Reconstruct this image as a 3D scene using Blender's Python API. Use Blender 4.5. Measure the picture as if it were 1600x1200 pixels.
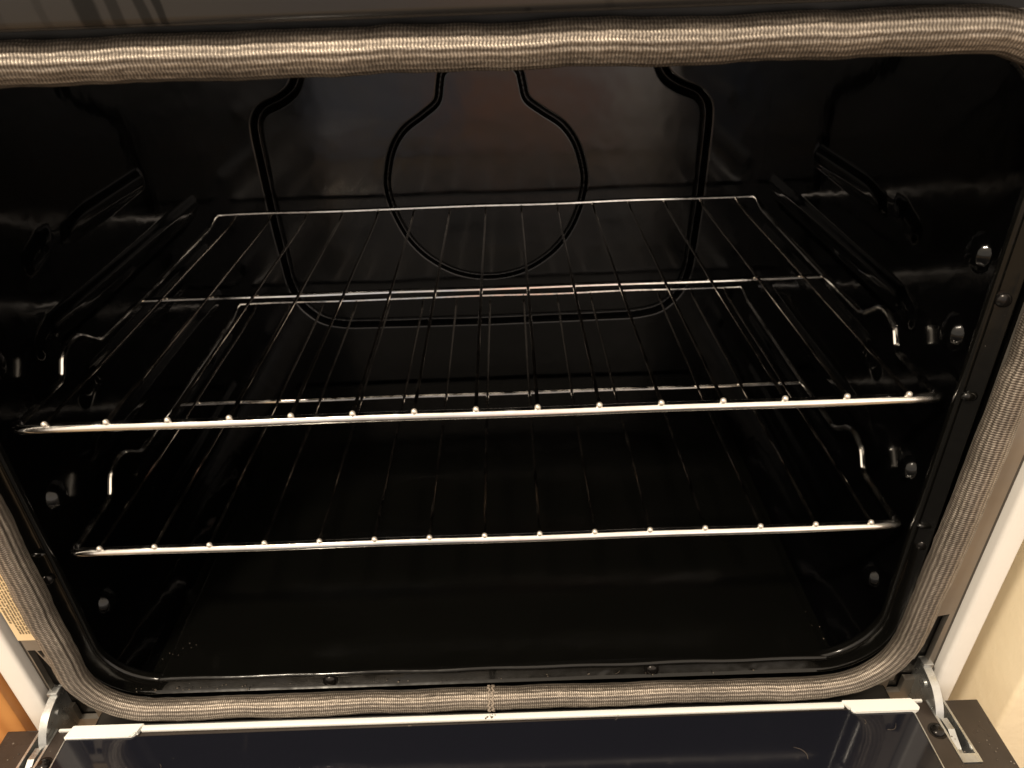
import bpy, bmesh, math, random
import numpy as np
from mathutils import Vector, Matrix, noise
R = random.Random(7)
S = bpy.context.scene
for o in list(bpy.data.objects): bpy.data.objects.remove(o)

# ------------------------------------------------------------------ camera
cam = bpy.data.cameras.new('camera'); co = bpy.data.objects.new('camera', cam)
S.collection.objects.link(co); S.camera = co
rt = Vector((0.99938269, -0.01549942, -0.03152803)); up = Vector((0.03495429, 0.52879404, 0.84803011)); fw = Vector((-0.00352786, 0.84860864, -0.52900938))
M = Matrix((rt, up, -fw)).transposed().to_4x4(); M.translation = (0.0258, -0.3901, 0.2612); co.matrix_world = M
cam.sensor_width = 36; cam.lens = 1119.73 / 1600 * 36; cam.clip_start = 0.01; cam.clip_end = 50
cam.dof.use_dof = True; cam.dof.focus_distance = 0.52; cam.dof.aperture_fstop = 13

# ------------------------------------------------------------------ room light (world) and lamp
W = bpy.data.worlds.new('World'); S.world = W; W.use_nodes = True
nt = W.node_tree; N = nt.nodes; L = nt.links; N.clear()
def nn(t, **k):
    n = N.new(t)
    for a, b in k.items(): setattr(n, a, b)
    return n
out = nn('ShaderNodeOutputWorld'); bg = nn('ShaderNodeBackground'); L.new(bg.outputs[0], out.inputs[0])
tc = nn('ShaderNodeTexCoord'); sp = nn('ShaderNodeSeparateXYZ'); L.new(tc.outputs['Generated'], sp.inputs[0])
neg = nn('ShaderNodeMath', operation='MULTIPLY'); L.new(sp.outputs[1], neg.inputs[0]); neg.inputs[1].default_value = -1
az = nn('ShaderNodeMath', operation='ARCTAN2'); L.new(sp.outputs[0], az.inputs[0]); L.new(neg.outputs[0], az.inputs[1])
mr = nn('ShaderNodeMapRange'); L.new(az.outputs[0], mr.inputs[0]); mr.inputs[1].default_value = -1.0; mr.inputs[2].default_value = 1.0
def ramp(src, stops, interp='LINEAR'):
    r = nn('ShaderNodeValToRGB'); r.color_ramp.interpolation = interp
    e = r.color_ramp.elements
    while len(e) > 1: e.remove(e[-1])
    for i, (p, c) in enumerate(stops):
        q = e[0] if i == 0 else e.new(p)
        q.position = p; q.color = (*c, 1)
    L.new(src, r.inputs[0]); return r
low = ramp(mr.outputs[0], [(0, (.5, .42, .33)), (.28, (.42, .36, .29)), (.38, (.30, .31, .36)), (.42, (.38, .36, .38)), (.45, (.32, .33, .38)), (.475, (.80, .41, .27)),
                           (.53, (.84, .43, .28)), (.565, (.62, .40, .34)), (.585, (1, .80, .63)), (.612, (1, .80, .62)), (.63, (.32, .29, .26)), (.75, (.4, .36, .3)), (1, (.7, .58, .42))])
high = ramp(mr.outputs[0], [(0, (1.1, .95, .76)), (.33, (.95, .82, .70)), (.40, (.62, .56, .51)), (.5, (.72, .64, .57)), (.56, (1.1, .95, .84)), (.62, (1.5, 1.28, 1.1)), (1, (1.4, 1.2, 1.0))])
el = nn('ShaderNodeMapRange'); L.new(sp.outputs[2], el.inputs[0]); el.inputs[1].default_value = -.16; el.inputs[2].default_value = -.05
m1 = nn('ShaderNodeMix', data_type='RGBA'); L.new(el.outputs[0], m1.inputs[0]); L.new(low.outputs[0], m1.inputs[6]); L.new(high.outputs[0], m1.inputs[7])
el2 = nn('ShaderNodeMapRange'); L.new(sp.outputs[2], el2.inputs[0]); el2.inputs[1].default_value = .25; el2.inputs[2].default_value = .5
m2 = nn('ShaderNodeMix', data_type='RGBA'); L.new(el2.outputs[0], m2.inputs[0]); L.new(m1.outputs[2], m2.inputs[6]); m2.inputs[7].default_value = (1.4, 1.16, .90, 1)
el3 = nn('ShaderNodeMapRange'); L.new(sp.outputs[2], el3.inputs[0]); el3.inputs[1].default_value = -.5; el3.inputs[2].default_value = -.3
m3 = nn('ShaderNodeMix', data_type='RGBA'); L.new(el3.outputs[0], m3.inputs[0]); L.new(m2.outputs[2], m3.inputs[7]); m3.inputs[6].default_value = (.24, .19, .16, 1)
L.new(m3.outputs[2], bg.inputs[0]); bg.inputs[1].default_value = 1.15

def area(name, loc, target, size, power, col):
    l = bpy.data.lights.new(name, 'AREA'); l.shape = 'DISK'; l.size = size; l.energy = power; l.color = col
    o = bpy.data.objects.new(name, l); S.collection.objects.link(o); o.location = loc
    o.rotation_euler = (Vector(target) - Vector(loc)).to_track_quat('-Z', 'Y').to_euler()
    return o
area('ceiling_lamp', (-.66, -.85, 1.45), (0, 0, -.1), .16, 38, (1, .86, .68))
S.view_settings.view_transform = 'Standard'; S.view_settings.look = 'None'; S.view_settings.exposure = 0; S.view_settings.gamma = 1
S.view_settings.use_curve_mapping = False
S.cycles.max_bounces = 10; S.cycles.glossy_bounces = 8; S.cycles.caustics_reflective = False

# ------------------------------------------------------------------ materials
def mat(name, col, rough=.5, metal=0, spec=.5, bump=None, var=None, rvar=None, specks=None):
    """bump=(scale,strength,distance) var=(scale,amount) rvar=(scale,lo,hi) specks=(scale,threshold,colour)"""
    m = bpy.data.materials.new(name); m.use_nodes = True
    t = m.node_tree; b = t.nodes['Principled BSDF']
    b.inputs['Base Color'].default_value = (*col, 1); b.inputs['Roughness'].default_value = rough
    b.inputs['Metallic'].default_value = metal; b.inputs['Specular IOR Level'].default_value = spec
    g = t.nodes.new('ShaderNodeTexCoord')
    def nz(scale, detail=4, rough=.6):
        n = t.nodes.new('ShaderNodeTexNoise'); n.inputs['Scale'].default_value = scale; n.inputs['Detail'].default_value = detail
        n.inputs['Roughness'].default_value = rough; t.links.new(g.outputs['Object'], n.inputs['Vector']); return n
    colout = None
    if var:
        n = nz(var[0]); r = t.nodes.new('ShaderNodeMapRange'); r.inputs[1].default_value = .3; r.inputs[2].default_value = .7
        r.inputs[3].default_value = 1 - var[1]; r.inputs[4].default_value = 1 + var[1]; t.links.new(n.outputs[0], r.inputs[0])
        x = t.nodes.new('ShaderNodeVectorMath'); x.operation = 'SCALE'; x.inputs[0].default_value = col; t.links.new(r.outputs[0], x.inputs[3])
        colout = x.outputs[0]
    if specks:
        vo = t.nodes.new('ShaderNodeTexVoronoi'); vo.inputs['Scale'].default_value = specks[0]; t.links.new(g.outputs['Object'], vo.inputs['Vector'])
        n = nz(specks[0] * .13, 2); a = t.nodes.new('ShaderNodeMath'); a.operation = 'MULTIPLY'; t.links.new(n.outputs[0], a.inputs[0]); a.inputs[1].default_value = specks[1] * 2
        c = t.nodes.new('ShaderNodeMath'); c.operation = 'LESS_THAN'; t.links.new(vo.outputs['Distance'], c.inputs[0]); t.links.new(a.outputs[0], c.inputs[1])
        # keep only some cells
        sc = t.nodes.new('ShaderNodeSeparateColor'); t.links.new(vo.outputs['Color'], sc.inputs[0])
        d = t.nodes.new('ShaderNodeMath'); d.operation = 'GREATER_THAN'; t.links.new(sc.outputs[0], d.inputs[0]); d.inputs[1].default_value = specks[3] if len(specks) > 3 else .8
        e = t.nodes.new('ShaderNodeMath'); e.operation = 'MULTIPLY'; t.links.new(c.outputs[0], e.inputs[0]); t.links.new(d.outputs[0], e.inputs[1])
        mx = t.nodes.new('ShaderNodeMix'); mx.data_type = 'RGBA'; t.links.new(e.outputs[0], mx.inputs[0])
        if colout: t.links.new(colout, mx.inputs[6])
        else: mx.inputs[6].default_value = (*col, 1)
        mx.inputs[7].default_value = (*specks[2], 1); colout = mx.outputs[2]
    if colout: t.links.new(colout, b.inputs['Base Color'])
    if rvar:
        n = nz(rvar[0]); r = t.nodes.new('ShaderNodeMapRange'); r.inputs[1].default_value = .35; r.inputs[2].default_value = .7
        r.inputs[3].default_value = rvar[1]; r.inputs[4].default_value = rvar[2]; t.links.new(n.outputs[0], r.inputs[0]); t.links.new(r.outputs[0], b.inputs['Roughness'])
    if bump:
        n = nz(bump[0], 3); q = t.nodes.new('ShaderNodeBump'); q.inputs['Strength'].default_value = bump[1]; q.inputs['Distance'].default_value = bump[2]
        t.links.new(n.outputs[0], q.inputs['Height']); t.links.new(q.outputs[0], b.inputs['Normal'])
    return m
ENAMEL = mat('black_enamel', (.0009, .0009, .0010), .1, 0, .4, bump=(14, .25, .004), rvar=(9, .07, .2), specks=(260, .05, (.05, .045, .04), .93))
WELD = mat('weld_bead', (.80, .74, .66), .38, .7)
BACKEN = FLOOREN = mat('floor_enamel', (.0024, .0024, .0020), .12, 0, .5, bump=(14, .2, .003), rvar=(9, .1, .22), specks=(260, .05, (.05, .045, .04), .95))
BACKEN = mat('back_enamel', (.0009, .0009, .0011), .13, 0, .55, bump=(9, .22, .005), rvar=(12, .12, .24))
FLANGE = mat('flange_enamel', (.0032, .0031, .0027), .13, 0, .38, bump=(20, .3, .003), rvar=(25, .1, .3), specks=(300, .06, (.10, .09, .08), .93))
CHROME = mat('chrome_wire', (.90, .88, .84), .2, 1, bump=(220, .12, .0006), rvar=(70, .07, .26), var=(45, .12))
DCHROME = mat('tarnished_wire', (.52, .475, .43), .18, 1, bump=(250, .06, .0004), rvar=(60, .12, .25), var=(40, .2), specks=(300, .1, (.25, .12, .05), .95))
PLATE = mat('frame_plate', (.35, .32, .28), .34, .8, bump=(60, .08, .001), var=(12, .12), rvar=(30, .3, .5), specks=(120, .05, (.03, .025, .02), .95))
WHITE = mat('white_enamel', (.80, .77, .72), .3, var=(10, .04), specks=(90, .03, (.3, .25, .2), .97))
TRIM = mat('white_trim', (.84, .84, .80), .35, var=(20, .03), specks=(150, .05, (.45, .3, .15), .95))
LINER = mat('dark_brown_liner', (.028, .021, .017), .32, bump=(40, .15, .001), rvar=(15, .22, .5), var=(25, .3), specks=(210, .13, (.16, .14, .12), .86))
GLASS = mat('black_glass', (.0078, .0084, .0125), .06, rvar=(7, .05, .12), specks=(140, .04, (.12, .11, .10), .975))
STEEL = mat('zinc_steel', (.52, .53, .52), .33, .9, var=(60, .2), rvar=(80, .2, .5), bump=(120, .2, .0008))
BLACKM = mat('black_metal', (.008, .007, .006), .35, .3)
SEAM = mat('seam_metal', (.10, .085, .07), .45, .3)
SCREW = mat('dark_screw', (.02, .018, .017), .2, .7)
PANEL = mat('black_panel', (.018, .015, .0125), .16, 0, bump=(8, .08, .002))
WALLM = mat('cream_wall_paint', (.86, .76, .56), .55, bump=(85, .2, .003))
WOOD = mat('orange_wood', (.52, .235, .07), .4, var=(14, .14))
FLOORM = mat('floor_tan', (.25, .18, .11), .5, var=(5, .2))
LABEL = mat('label_paper', (.78, .60, .36), .5, var=(40, .05))
INK = mat('label_ink', (.22, .16, .09), .6)
CRUMB = mat('crumb', (.11, .09, .07), .45, var=(300, .5))
THREAD = mat('seam_thread', (.30, .25, .20), .5)
# wood grain
t = WOOD.node_tree; wv = t.nodes.new('ShaderNodeTexWave'); wv.bands_direction = 'X'; wv.inputs['Scale'].default_value = 18; wv.inputs['Distortion'].default_value = 6; wv.inputs['Detail'].default_value = 3
g = t.nodes.new('ShaderNodeTexCoord'); mp = t.nodes.new('ShaderNodeMapping'); mp.inputs['Scale'].default_value = (1, 1, .12); t.links.new(g.outputs['Object'], mp.inputs[0]); t.links.new(mp.outputs[0], wv.inputs['Vector'])
cr = t.nodes.new('ShaderNodeValToRGB'); cr.color_ramp.elements[0].color = (.42, .175, .045, 1); cr.color_ramp.elements[1].color = (.52, .24, .07, 1)
t.links.new(wv.outputs[0], cr.inputs[0]); t.links.new(cr.outputs[0], t.nodes['Principled BSDF'].inputs['Base Color'])
# panel: near-vertical streaks and spots, darker and less specular
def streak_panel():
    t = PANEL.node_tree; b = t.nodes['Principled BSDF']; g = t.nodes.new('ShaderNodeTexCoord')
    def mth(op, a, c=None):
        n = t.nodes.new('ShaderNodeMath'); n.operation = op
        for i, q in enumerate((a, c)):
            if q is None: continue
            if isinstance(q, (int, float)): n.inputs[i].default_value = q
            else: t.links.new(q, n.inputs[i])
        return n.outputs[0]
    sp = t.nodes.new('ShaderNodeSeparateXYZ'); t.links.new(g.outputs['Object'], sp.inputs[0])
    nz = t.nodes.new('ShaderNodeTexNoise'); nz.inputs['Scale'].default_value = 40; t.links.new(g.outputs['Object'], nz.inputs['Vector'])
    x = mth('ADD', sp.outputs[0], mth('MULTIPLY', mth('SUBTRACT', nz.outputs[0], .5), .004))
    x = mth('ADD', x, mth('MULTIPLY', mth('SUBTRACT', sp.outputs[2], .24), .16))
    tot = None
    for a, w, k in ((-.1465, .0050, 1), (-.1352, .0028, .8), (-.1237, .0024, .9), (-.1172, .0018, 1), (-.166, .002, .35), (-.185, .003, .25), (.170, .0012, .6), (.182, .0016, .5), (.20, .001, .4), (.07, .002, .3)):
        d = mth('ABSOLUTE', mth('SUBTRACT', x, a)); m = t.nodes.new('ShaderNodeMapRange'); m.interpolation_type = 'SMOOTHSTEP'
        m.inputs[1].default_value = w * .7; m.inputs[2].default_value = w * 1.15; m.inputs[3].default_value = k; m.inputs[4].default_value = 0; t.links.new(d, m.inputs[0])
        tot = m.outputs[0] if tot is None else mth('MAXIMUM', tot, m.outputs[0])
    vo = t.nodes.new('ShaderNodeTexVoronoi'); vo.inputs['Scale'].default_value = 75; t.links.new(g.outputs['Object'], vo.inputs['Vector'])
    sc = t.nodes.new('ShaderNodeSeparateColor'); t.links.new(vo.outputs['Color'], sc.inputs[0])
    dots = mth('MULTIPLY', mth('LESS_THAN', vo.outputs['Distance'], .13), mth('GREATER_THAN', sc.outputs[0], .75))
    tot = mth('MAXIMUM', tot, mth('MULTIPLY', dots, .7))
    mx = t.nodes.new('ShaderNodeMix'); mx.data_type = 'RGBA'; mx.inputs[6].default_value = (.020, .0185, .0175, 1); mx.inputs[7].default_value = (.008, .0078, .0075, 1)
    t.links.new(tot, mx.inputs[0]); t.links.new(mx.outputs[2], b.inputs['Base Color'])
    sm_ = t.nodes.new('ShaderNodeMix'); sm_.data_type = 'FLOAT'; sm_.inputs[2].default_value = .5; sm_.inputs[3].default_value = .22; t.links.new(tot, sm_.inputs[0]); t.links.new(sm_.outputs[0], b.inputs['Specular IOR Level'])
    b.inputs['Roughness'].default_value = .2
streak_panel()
# woven gasket
def weave():
    m = bpy.data.materials.new('woven_gasket'); m.use_nodes = True; t = m.node_tree; b = t.nodes['Principled BSDF']
    uv = t.nodes.new('ShaderNodeUVMap'); s = t.nodes.new('ShaderNodeSeparateXYZ'); t.links.new(uv.outputs[0], s.inputs[0])
    def math_(op, a, bb=None):
        n = t.nodes.new('ShaderNodeMath'); n.operation = op
        for i, q in enumerate((a, bb)):
            if q is None: continue
            if isinstance(q, (int, float)): n.inputs[i].default_value = q
            else: t.links.new(q, n.inputs[i])
        return n.outputs[0]
    u = s.outputs[0]; v = s.outputs[1]             # metres along, metres around
    row = math_('MULTIPLY', v, 6.2832 / .0030); rf = math_('SINE', row)
    zig = math_('MULTIPLY', math_('ABSOLUTE', math_('SINE', math_('MULTIPLY', row, .5))), 1.3)
    st = math_('SINE', math_('ADD', math_('MULTIPLY', u, 6.2832 / .00166), zig))
    h = math_('ADD', math_('MULTIPLY', rf, .45), math_('MULTIPLY', st, .55))
    nz = t.nodes.new('ShaderNodeTexNoise'); nz.inputs['Scale'].default_value = 500; nz.inputs['Detail'].default_value = 2
    mp = t.nodes.new('ShaderNodeCombineXYZ'); t.links.new(math_('MULTIPLY', u, .5), mp.inputs[0]); t.links.new(math_('MULTIPLY', v, 2), mp.inputs[1]); t.links.new(mp.outputs[0], nz.inputs['Vector'])
    n2 = t.nodes.new('ShaderNodeTexNoise'); n2.inputs['Scale'].default_value = 22; n2.inputs['Detail'].default_value = 3; t.links.new(uv.outputs[0], n2.inputs['Vector'])
    hh = math_('ADD', h, math_('MULTIPLY', nz.outputs[0], 1.6))
    f = t.nodes.new('ShaderNodeMapRange'); f.inputs[1].default_value = -.6; f.inputs[2].default_value = 2.1; t.links.new(hh, f.inputs[0])
    r = t.nodes.new('ShaderNodeValToRGB'); e = r.color_ramp.elements
    e[0].position = .12; e[0].color = (.09, .072, .057, 1); e[1].position = .9; e[1].color = (.58, .51, .43, 1)
    q = e.new(.5); q.color = (.19, .16, .13, 1); t.links.new(f.outputs[0], r.inputs[0])
    k = t.nodes.new('ShaderNodeMapRange'); k.inputs[1].default_value = .3; k.inputs[2].default_value = .7; k.inputs[3].default_value = .62; k.inputs[4].default_value = 1.02; t.links.new(n2.outputs[0], k.inputs[0])
    x = t.nodes.new('ShaderNodeVectorMath'); x.operation = 'SCALE'; t.links.new(r.outputs[0], x.inputs[0]); t.links.new(k.outputs[0], x.inputs[3])
    t.links.new(x.outputs[0], b.inputs['Base Color']); b.inputs['Roughness'].default_value = .42; b.inputs['Metallic'].default_value = .6
    bp = t.nodes.new('ShaderNodeBump'); bp.inputs['Strength'].default_value = .5; bp.inputs['Distance'].default_value = .0004; t.links.new(hh, bp.inputs['Height']); t.links.new(bp.outputs[0], b.inputs['Normal'])
    return m
GASKET = weave()

# ------------------------------------------------------------------ mesh helpers
def link(name, me, parent=None, loc=(0, 0, 0)):
    o = bpy.data.objects.new(name, me); S.collection.objects.link(o); o.location = loc
    if parent: o.parent = parent
    return o
def finish(name, bm, m, parent=None, smooth=True, angle=35):
    bmesh.ops.recalc_face_normals(bm, faces=bm.faces)
    me = bpy.data.meshes.new(name); bm.to_mesh(me); bm.free(); me.materials.append(m)
    if smooth:
        for p in me.polygons: p.use_smooth = True
        me.set_sharp_from_angle(angle=math.radians(angle))
    return link(name, me, parent)
def thing(name, label, cat, loc=(0, 0, 0), group=None):
    o = bpy.data.objects.new(name, None); S.collection.objects.link(o); o.location = loc
    o['label'] = label; o['category'] = cat
    if group: o['group'] = group
    return o
def box(bm, x0, x1, y0, y1, z0, z1, bev=0, seg=2):
    r = bmesh.ops.create_cube(bm, size=1)
    for v in r['verts']:
        v.co = Vector(((x0 + x1) / 2 + v.co.x * (x1 - x0), (y0 + y1) / 2 + v.co.y * (y1 - y0), (z0 + z1) / 2 + v.co.z * (z1 - z0)))
    if bev:
        es = list({e for v in r['verts'] for e in v.link_edges})
        bmesh.ops.bevel(bm, geom=es, offset=bev, segments=seg, profile=.5, affect='EDGES')
def catmull(P, n=8, closed=False):
    P = [Vector(p) for p in P]; out = []; m = len(P)
    for i in range(m if closed else m - 1):
        g = (lambda k: P[k % m]) if closed else (lambda k: P[max(0, min(m - 1, k))])
        a, b, c, d = g(i - 1), g(i), g(i + 1), g(i + 2)
        for j in range(n):
            t = j / n
            out.append(.5 * ((2 * b) + (c - a) * t + (2 * a - 5 * b + 4 * c - d) * t * t + (3 * b - a - 3 * c + d) * t ** 3))
    if not closed: out.append(P[-1])
    return out
def fillet(P, r, n=5):
    """polyline with rounded corners"""
    P = [Vector(p) for p in P]; out = [P[0]]
    for i in range(1, len(P) - 1):
        a, b, c = P[i - 1], P[i], P[i + 1]
        d1 = (a - b); d2 = (c - b); k = min(r, d1.length * .45, d2.length * .45)
        p, q = b + d1.normalized() * k, b + d2.normalized() * k
        for j in range(n + 1):
            t = j / n; out.append(p * (1 - t) ** 2 + b * 2 * t * (1 - t) + q * t * t)
    out.append(P[-1]); return out
def tube(bm, P, r, seg=10, caps='round', rfun=None):
    P = [Vector(p) for p in P]; rings = []; n = None
    T = []
    for i in range(len(P)):
        T.append((P[min(i + 1, len(P) - 1)] - P[max(i - 1, 0)]).normalized())
    n = T[0].orthogonal().normalized()
    def ring(c, nrm, b, rad): return [bm.verts.new(c + (nrm * math.cos(a) + b * math.sin(a)) * rad) for a in (2 * math.pi * k / seg for k in range(seg))]
    for i, p in enumerate(P):
        n = (n - T[i] * n.dot(T[i])).normalized(); b = T[i].cross(n)
        rad = r if rfun is None else r * rfun(i / (len(P) - 1))
        if i == 0 and caps == 'round':
            for k in (0.15, .5, .85):
                a = math.pi / 2 * k; rings.append(ring(p - T[0] * rad * math.cos(a), n, b, rad * math.sin(a)))
        rings.append(ring(p, n, b, rad))
        if i == len(P) - 1 and caps == 'round':
            for k in (.85, .5, .15):
                a = math.pi / 2 * k; rings.append(ring(p + T[-1] * rad * math.cos(a), n, b, rad * math.sin(a)))
    for A, B in zip(rings, rings[1:]):
        for k in range(seg): bm.faces.new((A[k], A[(k + 1) % seg], B[(k + 1) % seg], B[k]))
    bm.faces.new(rings[0][::-1]); bm.faces.new(rings[-1])
def ball(bm, c, r, sc=(1, 1, 1), seg=16):
    q = bmesh.ops.create_uvsphere(bm, u_segments=seg, v_segments=seg // 2, radius=r)
    for v in q['verts']: v.co = Vector((v.co.x * sc[0], v.co.y * sc[1], v.co.z * sc[2])) + Vector(c)
def prism(bm, pts, axis, a, b):
    """extrude polygon; axis x: pts=(y,z); y: pts=(x,z); z: pts=(x,y)"""
    f = {'x': lambda p, t: (t, p[0], p[1]), 'y': lambda p, t: (p[0], t, p[1]), 'z': lambda p, t: (p[0], p[1], t)}[axis]
    A = [bm.verts.new(f(p, a)) for p in pts]; B = [bm.verts.new(f(p, b)) for p in pts]
    bm.faces.new(A[::-1]); bm.faces.new(B)
    for i in range(len(pts)): bm.faces.new((A[i], A[(i + 1) % len(pts)], B[(i + 1) % len(pts)], B[i]))
def rrect(xlt, xrt, xlb, xrb, zt, zb, rt_, rb_, step=.006, rl=None):
    """tapered rounded rectangle in (x,z), starting mid bottom, counter clockwise seen from the front (right, up, left)"""
    cs = [(xrb, zb, rb_), (xrt, zt, rt_), (xlt, zt, rt_), (xlb, zb, rl or rb_)]
    pts = []; m = len(cs)
    C = [Vector((c[0], c[1])) for c in cs]
    for i in range(m):
        a, b, c = C[i - 1], C[i], C[(i + 1) % m]; r = cs[i][2]
        d1, d2 = (a - b).normalized(), (c - b).normalized(); ang = d1.angle(d2); k = r / math.tan(ang / 2)
        cen = b + (d1 + d2).normalized() * (r / math.sin(ang / 2))
        p, q = b + d1 * k - cen, b + d2 * k - cen; tot = p.angle(q)
        n = max(4, int(r * tot / step * 1.5))
        for j in range(n + 1):
            t = j / n; w = (p * math.sin((1 - t) * tot) + q * math.sin(t * tot)) / math.sin(tot); pts.append(cen + w)
    # resample straight runs
    out = []
    for i in range(len(pts)):
        a, b = pts[i], pts[(i + 1) % len(pts)]; n = max(1, int((b - a).length / step))
        for j in range(n): out.append(a.lerp(b, j / n))
    return out
def offset_path(P, d):
    out = []; n = len(P)
    for i in range(n):
        t = (P[(i + 1) % n] - P[i - 1]).normalized(); out.append(P[i] + Vector((t.y, -t.x)) * d)
    return out
def loft(bm, loops, closed=True):
    V = [[bm.verts.new(p) for p in l] for l in loops]; n = len(loops[0])
    for A, B in zip(V, V[1:]):
        for k in range(n if closed else n - 1): bm.faces.new((A[k], A[(k + 1) % n], B[(k + 1) % n], B[k]))
    return V
def boolean(o, cutters):
    for c in cutters:
        md = o.modifiers.new('b', 'BOOLEAN'); md.object = c; md.operation = 'DIFFERENCE'; md.solver = 'EXACT'
    dg = bpy.context.evaluated_depsgraph_get(); me = bpy.data.meshes.new_from_object(o.evaluated_get(dg))
    o.modifiers.clear(); o.data = me
    for c in cutters: bpy.data.objects.remove(c)

# ================================================================== THE OVEN
oven = thing('kitchen_oven', 'open black enamel oven with a woven door seal, its door let down flat', 'oven', (0, .2, -.75))
def part(name, bm, m, parent=None, **k):
    o = finish(name, bm, m, None, **k); o.parent = parent or oven
    o.matrix_parent_inverse = Matrix.Translation(oven.location).inverted() if (parent or oven) is oven else Matrix.Identity(4)
    return o

# ---- cavity
XL, XR, ZB, ZT, YF, YB = -.319, .316, -.249, .226, -.012, .432
def smooth(a, b, x):
    t = max(0., min(1., (x - a) / (b - a))); return t * t * (3 - 2 * t)
def segd(p, a, b):
    ax, ay = a; bx, by = b; dx, dy = bx - ax, by - ay
    t = ((p[0] - ax) * dx + (p[1] - ay) * dy) / (dx * dx + dy * dy + 1e-12); t = max(0, min(1, t))
    return math.hypot(p[0] - ax - dx * t, p[1] - ay - dy * t)
def polyd(p, P): return min(segd(p, a, b) for a, b in zip(P, P[1:]))
def arcin(d, r):       # inward offset of a fillet at distance d from the corner
    if d >= r: return 0
    return r - math.sqrt(max(0, r * r - (r - d) ** 2))
def axis(a, b, step, r0, r1):
    out = []
    if r0: out += [a + r0 * (1 - math.cos(math.pi / 2 * k / 14)) for k in range(14)]
    s, e = a + r0, b - r1; n = max(2, int((e - s) / step)); out += [s + (e - s) * k / n for k in range(n + 1)]
    if r1: out += [b - r1 * (1 - math.cos(math.pi / 2 * k / 14)) for k in range(13, -1, -1)]
    return out
RIBS = [(.079, .12, .285), (.023, .095, .385), (-.033, .12, .385), (-.089, .095, .385), (-.146, .12, .385), (-.2, .15, .36)]
def sm(a, b, x):
    t = np.clip((x - a) / (b - a), 0, 1); return t * t * (3 - 2 * t)
def segd(U, V, a, b):
    dx, dy = b[0] - a[0], b[1] - a[1]
    t = np.clip(((U - a[0]) * dx + (V - a[1]) * dy) / (dx * dx + dy * dy + 1e-12), 0, 1)
    return np.hypot(U - a[0] - dx * t, V - a[1] - dy * t)
def polyd(U, V, P):
    d = np.full(U.shape, 9.)
    for a, b in zip(P, P[1:]): d = np.minimum(d, segd(U, V, a, b))
    return d
def groove(d, w, dep):                       # pressed V groove with softly rolled rims
    t = np.clip(d / w, 0, 1); return dep * np.where(t < .75, 1 - t / .857, (1 - t) ** 2 * 2)
def wavy(U, V, amp, f, seed):                # gentle unevenness of pressed enamelled sheet
    h = 0
    rr = random.Random(seed)
    for k in range(9):
        a = rr.uniform(0, 6.28); q = f * rr.uniform(.5, 1.6); h = h + np.sin((U * math.cos(a) + V * math.sin(a)) * q + rr.uniform(0, 6.28)) * (1 / (1 + k * .3))
    return h * amp * .3
def sheet(name, us, vs, pos, m):
    U, V = np.meshgrid(us, vs, indexing='ij'); co3 = np.stack(pos(U, V), -1).reshape(-1, 3); nu, nv = len(us), len(vs)
    I = (np.arange(nu - 1)[:, None] * nv + np.arange(nv - 1)[None, :]).ravel()
    F = np.stack([I, I + 1, I + nv + 1, I + nv], 1)
    me = bpy.data.meshes.new(name); me.vertices.add(len(co3)); me.vertices.foreach_set('co', co3.ravel().astype('f'))
    me.loops.add(F.size); me.loops.foreach_set('vertex_index', F.ravel().astype('i'))
    me.polygons.add(len(F)); me.polygons.foreach_set('loop_start', np.arange(0, F.size, 4, dtype='i')); me.update(calc_edges=True); me.validate()
    me.polygons.foreach_set('use_smooth', np.ones(len(F), bool)); me.materials.append(m)
    o = link(name, me, oven); o.matrix_parent_inverse = Matrix.Translation(oven.location).inverted(); return o
def wall_h(Y, Z):
    h = np.zeros(Y.shape)
    for zc, y0, y1 in RIBS:
        h = np.maximum(h, .0038 * (1 - sm(.003, .0115, segd(Y, Z, (y0, zc), (y1, zc)))))
        h = np.maximum(h, .0024 * (1 - sm(.001, .012, segd(Y, Z, (y0, zc), (y0 - .02, zc - .006)))))
    d = polyd(Y, Z, [(.43, .104), (.2, .104), (.145, .088), (.125, .062), (.085, .052), (.0, .052)])
    h = h - .0035 * (1 - sm(.004, .012, d)) * (1 - sm(.395, .42, Y)) * sm(-.005, .02, Y)
    for zc in (.087, .032, -.081, -.195):
        d = np.hypot(Y - .024, Z - zc)
        h = np.maximum(h, .0075 * np.sqrt(np.clip(1 - (d / .0105) ** 2, 0, 1)) * (1 - sm(.0085, .0118, d)))
    return h
def arcv(d, r): t = np.clip(d, 0, r); return np.where(d >= r, 0, r - np.sqrt(np.clip(r * r - (r - t) ** 2, 0, None)))
for sgn, X in ((-1, XL), (1, XR)):
    ys = np.array(axis(YF, YB, .0016, 0, 0)); zs = np.array(axis(ZB, ZT, .0016, .035, 0))
    sheet('side_wall', ys, zs, lambda Y, Z: (X - sgn * (wall_h(Y, Z) + arcv(Z - ZB, .035) + wavy(Y, Z, .0006, 22, 4 + sgn)), Y, Z), ENAMEL)

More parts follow.
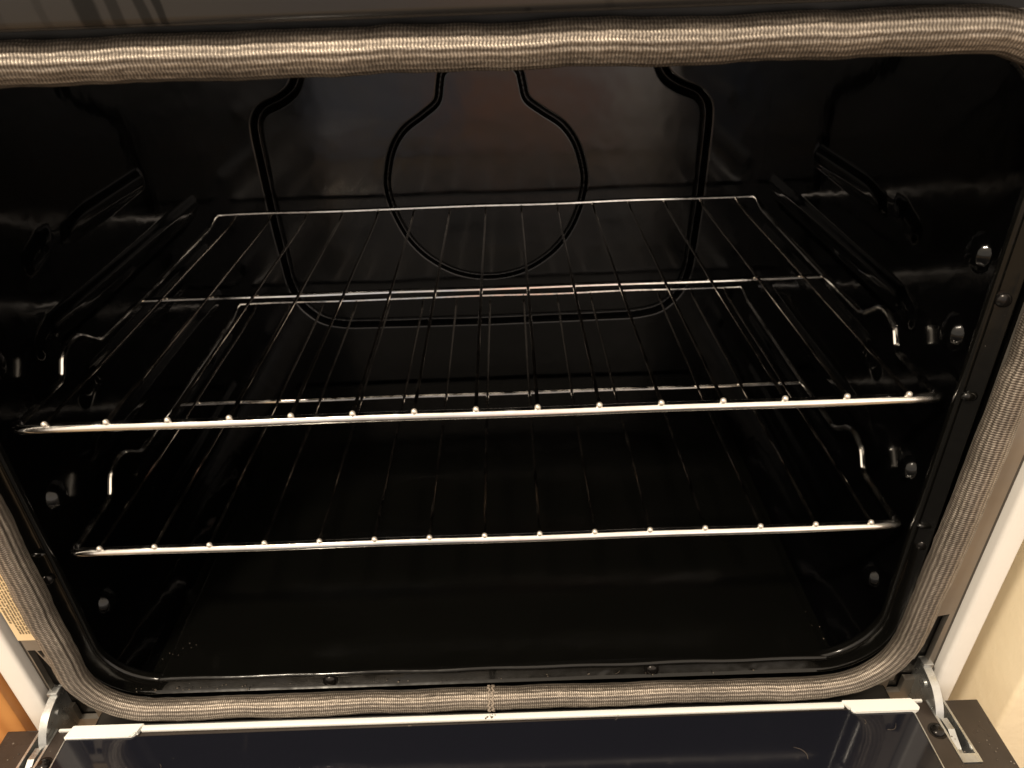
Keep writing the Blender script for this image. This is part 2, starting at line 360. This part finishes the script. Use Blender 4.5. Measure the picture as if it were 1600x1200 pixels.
KH = [(-.006, .166), (-.030, .150), (-.041, .141), (-.0445, .128), (-.049, .112), (-.066, .099), (-.088, .084), (-.103, .063), (-.1115, .036), (-.113, .015), (-.106, -.015), (-.092, -.044), (-.070, -.068), (-.038, -.0865), (0, -.093)]
KEY = catmull([(a, b, 0) for a, b in KH] + [(-a, b, 0) for a, b in KH[-2::-1]], 6)
KEY = [(p.x + .001, p.y) for p in KEY]
OUT = [(-.188, .17), (-.190, .150), (-.199, .130), (-.215, .1195), (-.238, .111), (-.2475, .098), (-.249, .08), (-.2485, -.02), (-.245, -.095), (-.236, -.125), (-.215, -.145), (-.185, -.151), (0, -.153)]
OUT = [(p.x, p.y) for p in fillet([(a, b, 0) for a, b in OUT], .012, 4)]
OUT += [(-x - .001, y) for x, y in OUT[::-1]]
sheet('back_wall', np.linspace(-.3195, .3165, 620), np.linspace(-.2495, .2265, 460),
      lambda X, Z: (X, YB - .001 + np.maximum(groove(polyd(X, Z, KEY), .0043, .0065), groove(polyd(X, Z, OUT), .0074, .0095)) + wavy(X, Z, .0009, 16, 3), Z), BACKEN)
# floor with lift-out bottom panel, ceiling
bm = bmesh.new(); box(bm, XL + .02, XR - .02, YF, YB + .01, ZB - .006, ZB, 0); part('cavity_floor', bm, FLOOREN)
bm = bmesh.new()
ysx = [YF - .003 + .432 * k / 60 for k in range(61)]; G = []
for i in range(61):
    row = []
    for j in range(91):
        x = -.273 + .5445 * j / 90; y = ysx[i]
        h = .0008 * noise.noise(Vector((x * 5, y * 5, 9)))
        row.append(bm.verts.new((x, y, ZB + .0035 + h)))
    G.append(row)
for A, B in zip(G, G[1:]):
    for j in range(90): bm.faces.new((A[j], A[j + 1], B[j + 1], B[j]))
for e in [e for e in bm.edges if e.is_boundary]: pass
r = bmesh.ops.extrude_edge_only(bm, edges=[e for e in bm.edges if e.is_boundary])
for v in [v for v in r['geom'] if isinstance(v, bmesh.types.BMVert)]: v.co.z -= .003
bp = part('bottom_panel', bm, FLOOREN)
bm = bmesh.new(); P = [(-.2725 + .544 * k / 60, YF - .0025 + .0004 * math.sin(k * .7), ZB + .0025 + .0003 * math.sin(k * .43)) for k in range(61)]
tube(bm, P, .0025, 12); part('front_lip', bm, FLANGE, bp)
for x in (-.2725, .2710):
    bm = bmesh.new(); tube(bm, [(x + .0003 * math.sin(k), YF + .001 + .4 * k / 30, ZB + .0028 + .0002 * math.sin(k * 1.7)) for k in range(31)], .0011, 8); part('panel_edge', bm, FLANGE, bp)
bm = bmesh.new(); box(bm, XL - .004, XR + .004, YF, YB + .01, ZT - .001, ZT + .006); part('cavity_ceiling', bm, ENAMEL)

# ---- front flange
inn = rrect(-.306, .3025, -.3135, .3095, .216, -.2465, .072, .052, rl=.042)
outp = rrect(-.316, .312, -.3265, .3205, .223, -.2565, .077, .056, rl=.045)
n = min(len(inn), len(outp))
def resample(P, n):
    P = P + [P[0]]; Ls = [0]
    for a, b in zip(P, P[1:]): Ls.append(Ls[-1] + (b - a).length)
    out = []; j = 0
    for k in range(n):
        s = Ls[-1] * k / n
        while Ls[j + 1] < s: j += 1
        out.append(P[j].lerp(P[j + 1], (s - Ls[j]) / (Ls[j + 1] - Ls[j] + 1e-12)))
    return out
inn = resample(inn, 320); outp = resample(outp, 320)
def lp(P, y): return [(p.x, y, p.y) for p in P]
back = offset_path(inn, .004)
loops = [lp(offset_path(inn, .014), -.002), lp(offset_path(inn, .003), -.006), lp(offset_path(inn, -.0002), -.0095), lp(offset_path(inn, -.0014), -.0125), lp(offset_path(inn, -.0012), -.0148), lp(offset_path(inn, .0001), -.0162), lp(offset_path(inn, .0016), -.0160),
         lp([a.lerp(b, .28) for a, b in zip(inn, outp)], -.0152), lp([a.lerp(b, .84) for a, b in zip(inn, outp)], -.0185), lp([a.lerp(b, .92) for a, b in zip(inn, outp)], -.0196), lp(outp, -.0208), lp(offset_path(outp, .0010), -.0207), lp(offset_path(outp, .0018), -.019),
         lp(offset_path(outp, .0022), -.015), lp(offset_path(outp, .012), -.015)]
bm = bmesh.new(); loft(bm, loops); fl = part('front_flange', bm, FLANGE, angle=60)
def on_flange(px, pz, up_=False): return (px, -.0145, pz)
def screw(c, r=.0052, parent=None, tilt=(0, -1, 0)):
    bm = bmesh.new(); q = bmesh.ops.create_uvsphere(bm, u_segments=20, v_segments=12, radius=r)
    bmesh.ops.delete(bm, geom=[v for v in bm.verts if v.co.z < -.0001], context='VERTS')
    for v in bm.verts: v.co.z *= .62
    bmesh.ops.create_circle(bm, cap_ends=True, radius=r * 1.35, segments=24)
    mm = Vector(tilt).to_track_quat('Z', 'Y').to_matrix().to_4x4(); mm.translation = c
    # cross slot
    bm.transform(mm)
    o = part('screw', bm, SCREW, parent)
    return o
for c, tl in (((.3105, -.0168, .074), (-.3, -.95, 0)), ((.3165, -.0168, -.121), (-.3, -.95, 0)), ((.130, -.0172, -.2512), (0, -.9, .4)), ((-.134, -.0172, -.2512), (0, -.9, .4)), ((-.3200, -.0168, -.126), (.3, -.95, 0))):
    screw(c, .0046, fl, tl)
for c, sc in (((.3110, -.0168, .008), (.9, .5, .55)), ((.3135, -.0162, -.1015), (1, .5, .35)), ((-.3175, -.0168, -.100), (.9, .4, .3))):
    bm = bmesh.new(); ball(bm, c, .0065, sc); part('weld_dimple', bm, FLANGE, fl)

# ---- front plate with hinge slots
ZD = -.262
bm = bmesh.new(); hole = offset_path(outp, .004); rect = [(-.3545, -.30), (.3525, -.30), (.3525, .2265), (-.3545, .2265)]
prism(bm, rect, 'y', -.027, -.022); plate = part('front_frame', bm, PLATE, angle=30)
def cutter(pts, y0=-.04, y1=0):
    bm = bmesh.new(); prism(bm, pts, 'y', y0, y1); return finish('c', bm, PLATE, None)
cs = [cutter([(p.x, p.y) for p in hole[::2]])]
cs.append(cutter([(.3405, -.186), (.3490, -.184), (.3485, -.2), (.3475, -.262), (.326, -.262), (.326, -.236), (.336, -.236), (.3395, -.21)]))
cs.append(cutter([(.334, -.189), (.338, -.1865), (.3400, -.190), (.3395, -.1965), (.335, -.197)]))
cs.append(cutter([(-.3545 + .0005, -.190), (-.3480, -.190), (-.3435, -.21), (-.338, -.2275), (-.331, -.2275), (-.331, -.262), (-.3540, -.262), (-.3535, -.2)]))
cs.append(cutter([(-.3465, -.191), (-.3405, -.190), (-.3405, -.199), (-.345, -.199)]))
cs.append(cutter([(.3225, -.262), (.3225, -.278), (.335, -.278), (.335, -.262)])); cs.append(cutter([(-.328, -.262), (-.328, -.278), (-.345, -.278), (-.345, -.262)]))
boolean(plate, cs)
for p in plate.data.polygons: p.use_smooth = False
for a, b in ((-.356, -.325), (.322, .3505)):
    bm = bmesh.new(); box(bm, a, b, -.021, .03, -.29, -.18); part('hinge_well', bm, BLACKM, smooth=False)
for x in (.3375, -.3432):
    bm = bmesh.new(); q = bmesh.ops.create_cone(bm, segments=6, radius1=.0036, radius2=.0032, depth=.003, cap_ends=True)
    mm = Matrix.Translation((x, -.0235, -.1925 if x > 0 else -.195)) @ Matrix.Rotation(math.radians(90), 4, 'X'); bm.transform(mm); part('frame_bolt', bm, SCREW)
bm = bmesh.new(); box(bm, -.322, .319, -.0425, -.0275, -.30, -.2665, .0015); part('dark_gap_fill', bm, BLACKM, smooth=False)  # black box added so the gap between gasket and door reads dark
# black body behind (closes the sides)
bm = bmesh.new(); box(bm, -.355, .350, -.0215, .60, -.40, -.30); part('lower_body', bm, BLACKM, smooth=False)
# ---- warning label on the left of the frame
bm = bmesh.new(); box(bm, -.3555, -.3365, -.0278, -.0272, -.1775, -.02); lb = part('warning_label', bm, LABEL, plate, smooth=False)
bm = bmesh.new(); x = -.3530; ln = 0
while x < -.338:
    z = -.170 + (0 if ln else .012)
    while z < -.025:
        w = R.uniform(.0012, .0052) if ln else R.uniform(.0016, .0024)
        hh = .0009 if ln else .0014
        # a word of tiny upright strokes
        k = z
        while k < z + w:
            box(bm, x - hh / 2 - R.uniform(0, .0002), x + hh / 2 + R.uniform(0, .0003), -.0281, -.0279, k, k + .0004 + R.uniform(0, .0002)); k += .0007
        z += w + R.uniform(.0008, .0014)
        if not ln and z > -.10: break
    x += .0022 if ln else .0027; ln += 1
part('label_print', bm, INK, lb, smooth=False)

# ---- white outer side panels
for x0, x1 in ((.3590, .3765), (-.3820, -.3620)):
    bm = bmesh.new(); box(bm, x0, x1, -.031, .60, -.78, .30, .003, 3); part('side_panel', bm, WHITE, angle=40)
for x0, x1 in ((.3528, .3588), (-.3616, -.3550)):
    bm = bmesh.new(); box(bm, x0, x1, -.022, .5, -.6, .3); part('seam_strip', bm, SEAM, smooth=False)
# ---- black panel above the opening
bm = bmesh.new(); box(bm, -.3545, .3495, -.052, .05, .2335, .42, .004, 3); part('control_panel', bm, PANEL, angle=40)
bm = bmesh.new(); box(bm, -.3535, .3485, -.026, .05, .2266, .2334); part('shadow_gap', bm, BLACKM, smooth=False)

# ---- woven gasket
g0 = resample(rrect(-.310, .3245, -.3215, .3175, .2195, -.2545, .088, .060, .003, rl=.050), 1100)
NS = 64
def gas_loop():
    bm = bmesh.new(); uvl = bm.loops.layers.uv.new('UVMap'); rings = []; n = len(g0)
    per = sum((g0[i] - g0[i - 1]).length for i in range(n))
    for i in range(n):
        s = i / n * 2 * math.pi
        t = (g0[(i + 1) % n] - g0[i - 1]).normalized(); o2 = Vector((t.y, -t.x))
        def nse(f, sd): return noise.noise(Vector((math.cos(s) * f, math.sin(s) * f, sd)))
        wob = .0011 * nse(6, 1) + .0007 * nse(18, 2); wy = .0012 * nse(7, 5)
        c = g0[i] + o2 * wob
        bulge = 1 + .07 * nse(9, 8) + .03 * nse(30, 9)
        # ribs stronger up the sides, finer along the bottom
        side = smooth(-.25, -.17, g0[i].y); amp = .00014 + .00034 * side * (1 if g0[i].x < 0 and g0[i].y < .15 else .35)
        ring = []
        for k in range(NS):
            a = 2 * math.pi * k / NS
            rr = (.0090 + .0010 * side) * bulge + amp * (math.cos(13 * a + .35 * nse(2.5, 4)) * .7 + .5 * math.cos(7 * a + 2 + .3 * nse(3, 6))) + .0003 * noise.noise(Vector((math.cos(s) * 40, math.sin(s) * 40, k * .35)))
            ring.append(bm.verts.new((c.x + o2.x * math.cos(a) * rr, -.0365 + wy - math.sin(a) * rr * .95, c.y + o2.y * math.cos(a) * rr)))
        rings.append(ring)
    circ = 2 * math.pi * .009
    for i in range(n):
        A, B = rings[i], rings[(i + 1) % n]
        for k in range(NS):
            k2 = (k + 1) % NS; f = bm.faces.new((A[k], B[k], B[k2], A[k2]))
            U = [(i, k), (i + 1, k), (i + 1, k + 1), (i, k + 1)]
            for l, (ii, kk) in zip(f.loops, U): l[uvl].uv = (ii / n * per, kk / NS * circ)
    return part('door_gasket', bm, GASKET, angle=180)
gk = gas_loop()
# stitched joint at the middle of the bottom run
bm = bmesh.new()
for k in range(2):
    P = [(-.003 + k * .0030 + .0009 * math.sin(j * 2.1 + k), -.0365 - .0092 * math.sin(a), -.2545 - .0096 * math.cos(a)) for j, a in ((j, math.radians(-60 + 10 * j)) for j in range(31))]
    tube(bm, P, .00075, 6)
part('seam_stitch', bm, THREAD, gk)

# ---- hinges
def hinge(cx, sg):
    bm = bmesh.new()
    top = catmull([(.0, -.222), (-.014, -.2365), (-.030, -.2425), (-.046, -.246), (-.056, -.254), (-.0615, -.266), (-.063, -.276)], 5)if 0 else [Vector((a, b, 0)) for a, b in [(.004, -.222), (-.008, -.2335), (-.020, -.2405), (-.033, -.2430), (-.045, -.2465), (-.054, -.2535), (-.0605, -.2635), (-.064, -.277)]]
    top = [(p.x, p.y) for p in catmull(top, 5)]
    bot = [(-.056, -.2765), (-.046, -.281), (-.025, -.286), (.004, -.286)]
    for a, b in ((cx - .0030, cx - .0020), (cx + .0020, cx + .0030)): prism(bm, top + bot, 'x', a, b)
    # web along the curved edge
    inner = []
    for i, (y, z) in enumerate(top):
        a, b = top[max(0, i - 1)], top[min(len(top) - 1, i + 1)]; d = Vector((b[0] - a[0], b[1] - a[1])).normalized()
        inner.append((y - d.y * .0014, z + d.x * .0014))
    prism(bm, [(a, b + .0003) for a, b in top] + inner[::-1], 'x', cx - .0031, cx + .0031)
    h = part('hinge_arm', bm, STEEL, angle=30)
    bm = bmesh.new(); box(bm, cx - .0042, cx + .0042, -.031, -.0235, -.2430, -.2385, .0008); part('hinge_clip', bm, STEEL, h)
    bm = bmesh.new()
    q = bmesh.ops.create_cone(bm, segments=20, radius1=.0036, radius2=.0028, depth=.0085, cap_ends=True)
    bm.transform(Matrix.Translation((cx, -.036, -.2535)) @ Matrix.Rotation(math.radians(90), 4, 'Y')); part('hinge_rivet', bm, STEEL, h)
hinge(.3465, 1); hinge(-.3515, -1)

# ---- door, lying open
bm = bmesh.new(); box(bm, -.389, .385, -.62, -.0445, -.300, ZD - .002, .004, 3); door = part('oven_door', bm, WHITE, angle=40)
bm = bmesh.new(); box(bm, -.3868, .3830, -.615, -.0462, ZD - .0025, ZD, .0008); liner = part('door_liner', bm, LINER, door, smooth=False)
def cut2(x0, x1, y0, y1, z0): 
    bm = bmesh.new(); box(bm, x0, x1, y0, y1, z0, ZD + .02); return finish('c', bm, LINER, None)
def skew(xa, xb, ya, yb, w, z0):
    bm = bmesh.new(); prism(bm, [(xa - w / 2, ya), (xb - w / 2, yb), (xb + w / 2, yb), (xa + w / 2, ya)], 'z', z0, ZD + .02); return finish('c', bm, LINER, None)
for o in (door, liner):
    boolean(o, [skew(.3495, .3515, -.040, -.0975, .013, -.285), skew(-.3535, -.3560, -.040, -.0975, .013, -.285)])
door.data.polygons.foreach_set('use_smooth', [False] * len(door.data.polygons)); liner.data.polygons.foreach_set('use_smooth', [False] * len(liner.data.polygons))
for a, b in ((.3495, .3515), (-.3535, -.3560)):
    bm = bmesh.new()
    for s in (-1, 1):
        prism(bm, [(a + s * .0064 - .0009, -.046), (b + s * .0064 - .0009, -.0965), (b + s * .0064 + .0009, -.0965), (a + s * .0064 + .0009, -.046)], 'z', -.284, ZD + .0007)
    box(bm, b - .0072, b + .0072, -.0968, -.0900, ZD - .006, ZD + .0008)
    prism(bm, [(a - .006, -.046), (b - .006, -.0965), (b + .006, -.0965), (a + .006, -.046)], 'z', -.2845, -.283)
    hc = part('hinge_channel', bm, STEEL, door, smooth=False)
    bm = bmesh.new(); prism(bm, [(-.060, -.264), (-.070, -.2625), (-.083, -.268), (-.092, -.2675), (-.094, -.281), (-.060, -.281)], 'x', (a + b) / 2 - .003, (a + b) / 2 + .002); part('hinge_link', bm, STEEL, hc, smooth=False)
# glass
bm = bmesh.new(); prism(bm, [(-.334, -.0560), (.3265, -.0530), (.3265, -.60), (-.334, -.60)], 'z', ZD + .0002, ZD + .0028)
bmesh.ops.bevel(bm, geom=list(bm.edges), offset=.0006, segments=2, affect='EDGES'); part('door_glass', bm, GLASS, door)
for a, y in ((.3272, -.054), (-.3355, -.057)):
    bm = bmesh.new(); box(bm, a, a + .0008, -.60, y, ZD, ZD + .0020); part('glass_edging', bm, STEEL, door, smooth=False)
# white strip and its two end tabs
bm = bmesh.new(); box(bm, -.2775, .2755, -.0515, -.0470, ZD + .0003, ZD + .0036, .0006); strip = part('edge_strip', bm, TRIM, door)
def tab(x0, x1, flip):
    r = .0035; y0, y1 = -.0570, -.0464
    P = []
    def corner(cx, cy, a0): return [(cx + r * math.cos(math.radians(a0 + 15 * k)), cy + r * math.sin(math.radians(a0 + 15 * k))) for k in range(7)]
    if flip: P = [(x0, y1), (x0 + .0045, y0 + r)] + corner(x0 + .0045 + r, y0 + r, 180) + corner(x1 - r * .6, y0 + r, 270) + [(x1 - .0015, y1)]
    else: P = [(x0 + .003, y1), (x0, y0)] + corner(x1 - .004 - r, y0 + r, 270) + [(x1, y1)]
    bm = bmesh.new(); prism(bm, P, 'z', ZD + .0012, ZD + .0052)
    bmesh.ops.bevel(bm, geom=list(bm.edges), offset=.0008, segments=2, affect='EDGES'); part('strip_tab', bm, TRIM, door, angle=50)
tab(-.3355, -.2760, False); tab(.2745, .3310, True)
for a, b, y in ((.3305, .3385, -.0478), (-.3440, -.3345, -.0490)):
    bm = bmesh.new(); box(bm, a, b, y, y + .0018, ZD + .0003, ZD + .0022); part('wire_end', bm, TRIM, door, smooth=False)
for c in ((.3385, -.0715, ZD + .0002), (-.3425, -.0755, ZD + .0002)): screw(c, .0050, door, (0, 0, 1))

# ================================================================== RACKS
s_ = .61 / 15.1
def make_rack(label, z0, y0, x0):
    root = thing('oven_rack', label, 'oven rack', (x0, y0, z0), 'chrome wire racks in the oven')
    def p(name, bm, m): 
        return finish(name, bm, m, root)
    bm = bmesh.new(); bow = lambda k: .0
    P = [(-.3045, .0045, -.0034), (-.303, .0006, -.0036)] + [(-.300 + .6 * k / 40, -.0002 + .00035 * math.sin(k * .5), -.0040) for k in range(41)] + [(.303, .0006, -.0036), (.3045, .0045, -.0034)]
    tube(bm, P, .0035, 14); p('front_rail', bm, CHROME)
    for sg in (-1, 1):
        path = fillet([(sg * .3035, .004, -.003), (sg * .3035, .060, -.002), (sg * .3035, .070, .0125), (sg * .3035, .083, .0175), (sg * .3035, .096, .0155), (sg * .3035, .117, -.001), (sg * .3035, .1975, -.002), (sg * .3040, .371, -.001), (sg * .3050, .398, .0035), (sg * .3035, .405, .0045)], .006, 5)
        bm = bmesh.new(); tube(bm, path, .0024, 10); p('side_frame', bm, CHROME)
    bm = bmesh.new(); tube(bm, [(-.304 + .608 * k / 30, .405 + .0004 * math.sin(k * .9), .0045 + .0004 * math.sin(k * .6)) for k in range(31)], .0024, 10); p('rear_rail', bm, CHROME)
    bm = bmesh.new(); tube(bm, [(-.3035 + .607 * k / 30, .1975 + .0004 * math.sin(k * .7), -.0040) for k in range(31)], .0024, 10); p('cross_bar', bm, CHROME)
    for k in range(15):
        x = (k - 7) * s_; bm = bmesh.new()
        bend = R.uniform(-.0006, .0006)
        path = [(x, .0, 0)] + [(x + bend * math.sin(math.pi * j / 12), .372 * j / 12, .0003 * math.sin(j)) for j in range(1, 12)] + fillet([(x, .371, 0), (x, .385, 0.0002), (x, .4030, .0035)], .008, 5)
        tube(bm, path, .0013, 8)
        ball(bm, (x, -.0012, .0002), .0021, (1, .95, 1.02), 14)
        o = p('wire', bm, DCHROME)
        o.data.materials.append(WELD)
        for f in o.data.polygons:
            if f.center.y < .0018: f.material_index = 1
    return root
make_rack('upper chrome wire rack, with the other rack hanging below it', 0, 0, 0)
make_rack('lower chrome wire rack, nearest the oven floor', -.110, -.002, .0)

# ================================================================== SURROUNDINGS
bm = bmesh.new(); box(bm, .4205, .80, -.039, 1.2, -.8, 1.2, .004, 3)
w = finish('wall', bm, WALLM, None); w['label'] = 'cream painted wall with bumpy texture to the right of the oven'; w['category'] = 'wall'
bm = bmesh.new(); box(bm, -.90, -.3865, -.034, .55, -.8, .30, .002, 2)
w = finish('wooden_cabinet', bm, WOOD, None); w['label'] = 'orange brown wooden cabinet to the left of the oven'; w['category'] = 'cabinet'
bm = bmesh.new(); box(bm, -3, 3, -3, 1.2, -.9, -.8)
w = finish('floor', bm, FLOORM, None, smooth=False); w['kind'] = 'structure'
# crumbs on the lip and the door
bm = bmesh.new()
def crumb(x, y, z, r):
    q = bmesh.ops.create_icosphere(bm, subdivisions=1, radius=r)
    for v in q['verts']: v.co = Vector((v.co.x * R.uniform(.7, 1.4), v.co.y * R.uniform(.6, 1.2), v.co.z * R.uniform(.5, .9))) + Vector((x, y, z))
for k in range(40): crumb(R.uniform(-.30, -.2) if k < 20 else R.uniform(-.3, .3), R.uniform(-.0215, -.0175), -.2535 + R.uniform(0, .0016), R.uniform(.0003, .0007))
for k in range(14): crumb(-.2725 + R.gauss(0, .005), R.uniform(-.01, .05), ZB + .0042 if 0 else ZB + .0006, R.uniform(.0003, .0006))
for k in range(12): crumb(.272 + R.gauss(.006, .008), R.uniform(-.009, .04), ZB + .0008, R.uniform(.0003, .0006))
for k in range(7): crumb(-.262 + R.gauss(0, .005), .012 + R.gauss(0, .004), ZB + .004, R.uniform(.0002, .0004))
for k in range(30): crumb(R.choice([R.uniform(.332, .38), R.uniform(-.385, -.335)]), R.uniform(-.1, -.06), ZD + .0004, R.uniform(.0003, .0007))
for k in range(9): crumb(-.0035 + R.gauss(0, .003), -.0495 + R.gauss(0, .0008), ZD + .0037, R.uniform(.0004, .0009))
for k in range(4): crumb(-.066 + R.gauss(0, .001), -.0535, ZD + .0006, R.uniform(.0005, .001))
for x, y, l, a in ((.232, -.092, .012, 1.2), (.30, -.071, .010, -.5), (.285, -.066, .004, .2), (.095, -.056, .008, .35), (-.25, -.085, .006, .8), (.10, -.0195, .009, .1)):
    z = ZD + .0032 if y < -.03 else -.2525
    tube(bm, catmull([(x + l * t * math.cos(a + t), y + l * t * math.sin(a + t), z + .0003 * math.sin(5 * t)) for t in (0, .33, .66, 1)], 4), .00014, 5)
o = finish('crumbs', bm, CRUMB, None); o['kind'] = 'stuff'; o['label'] = 'tiny burnt crumbs scattered along the oven lip and door'; o['category'] = 'crumbs'
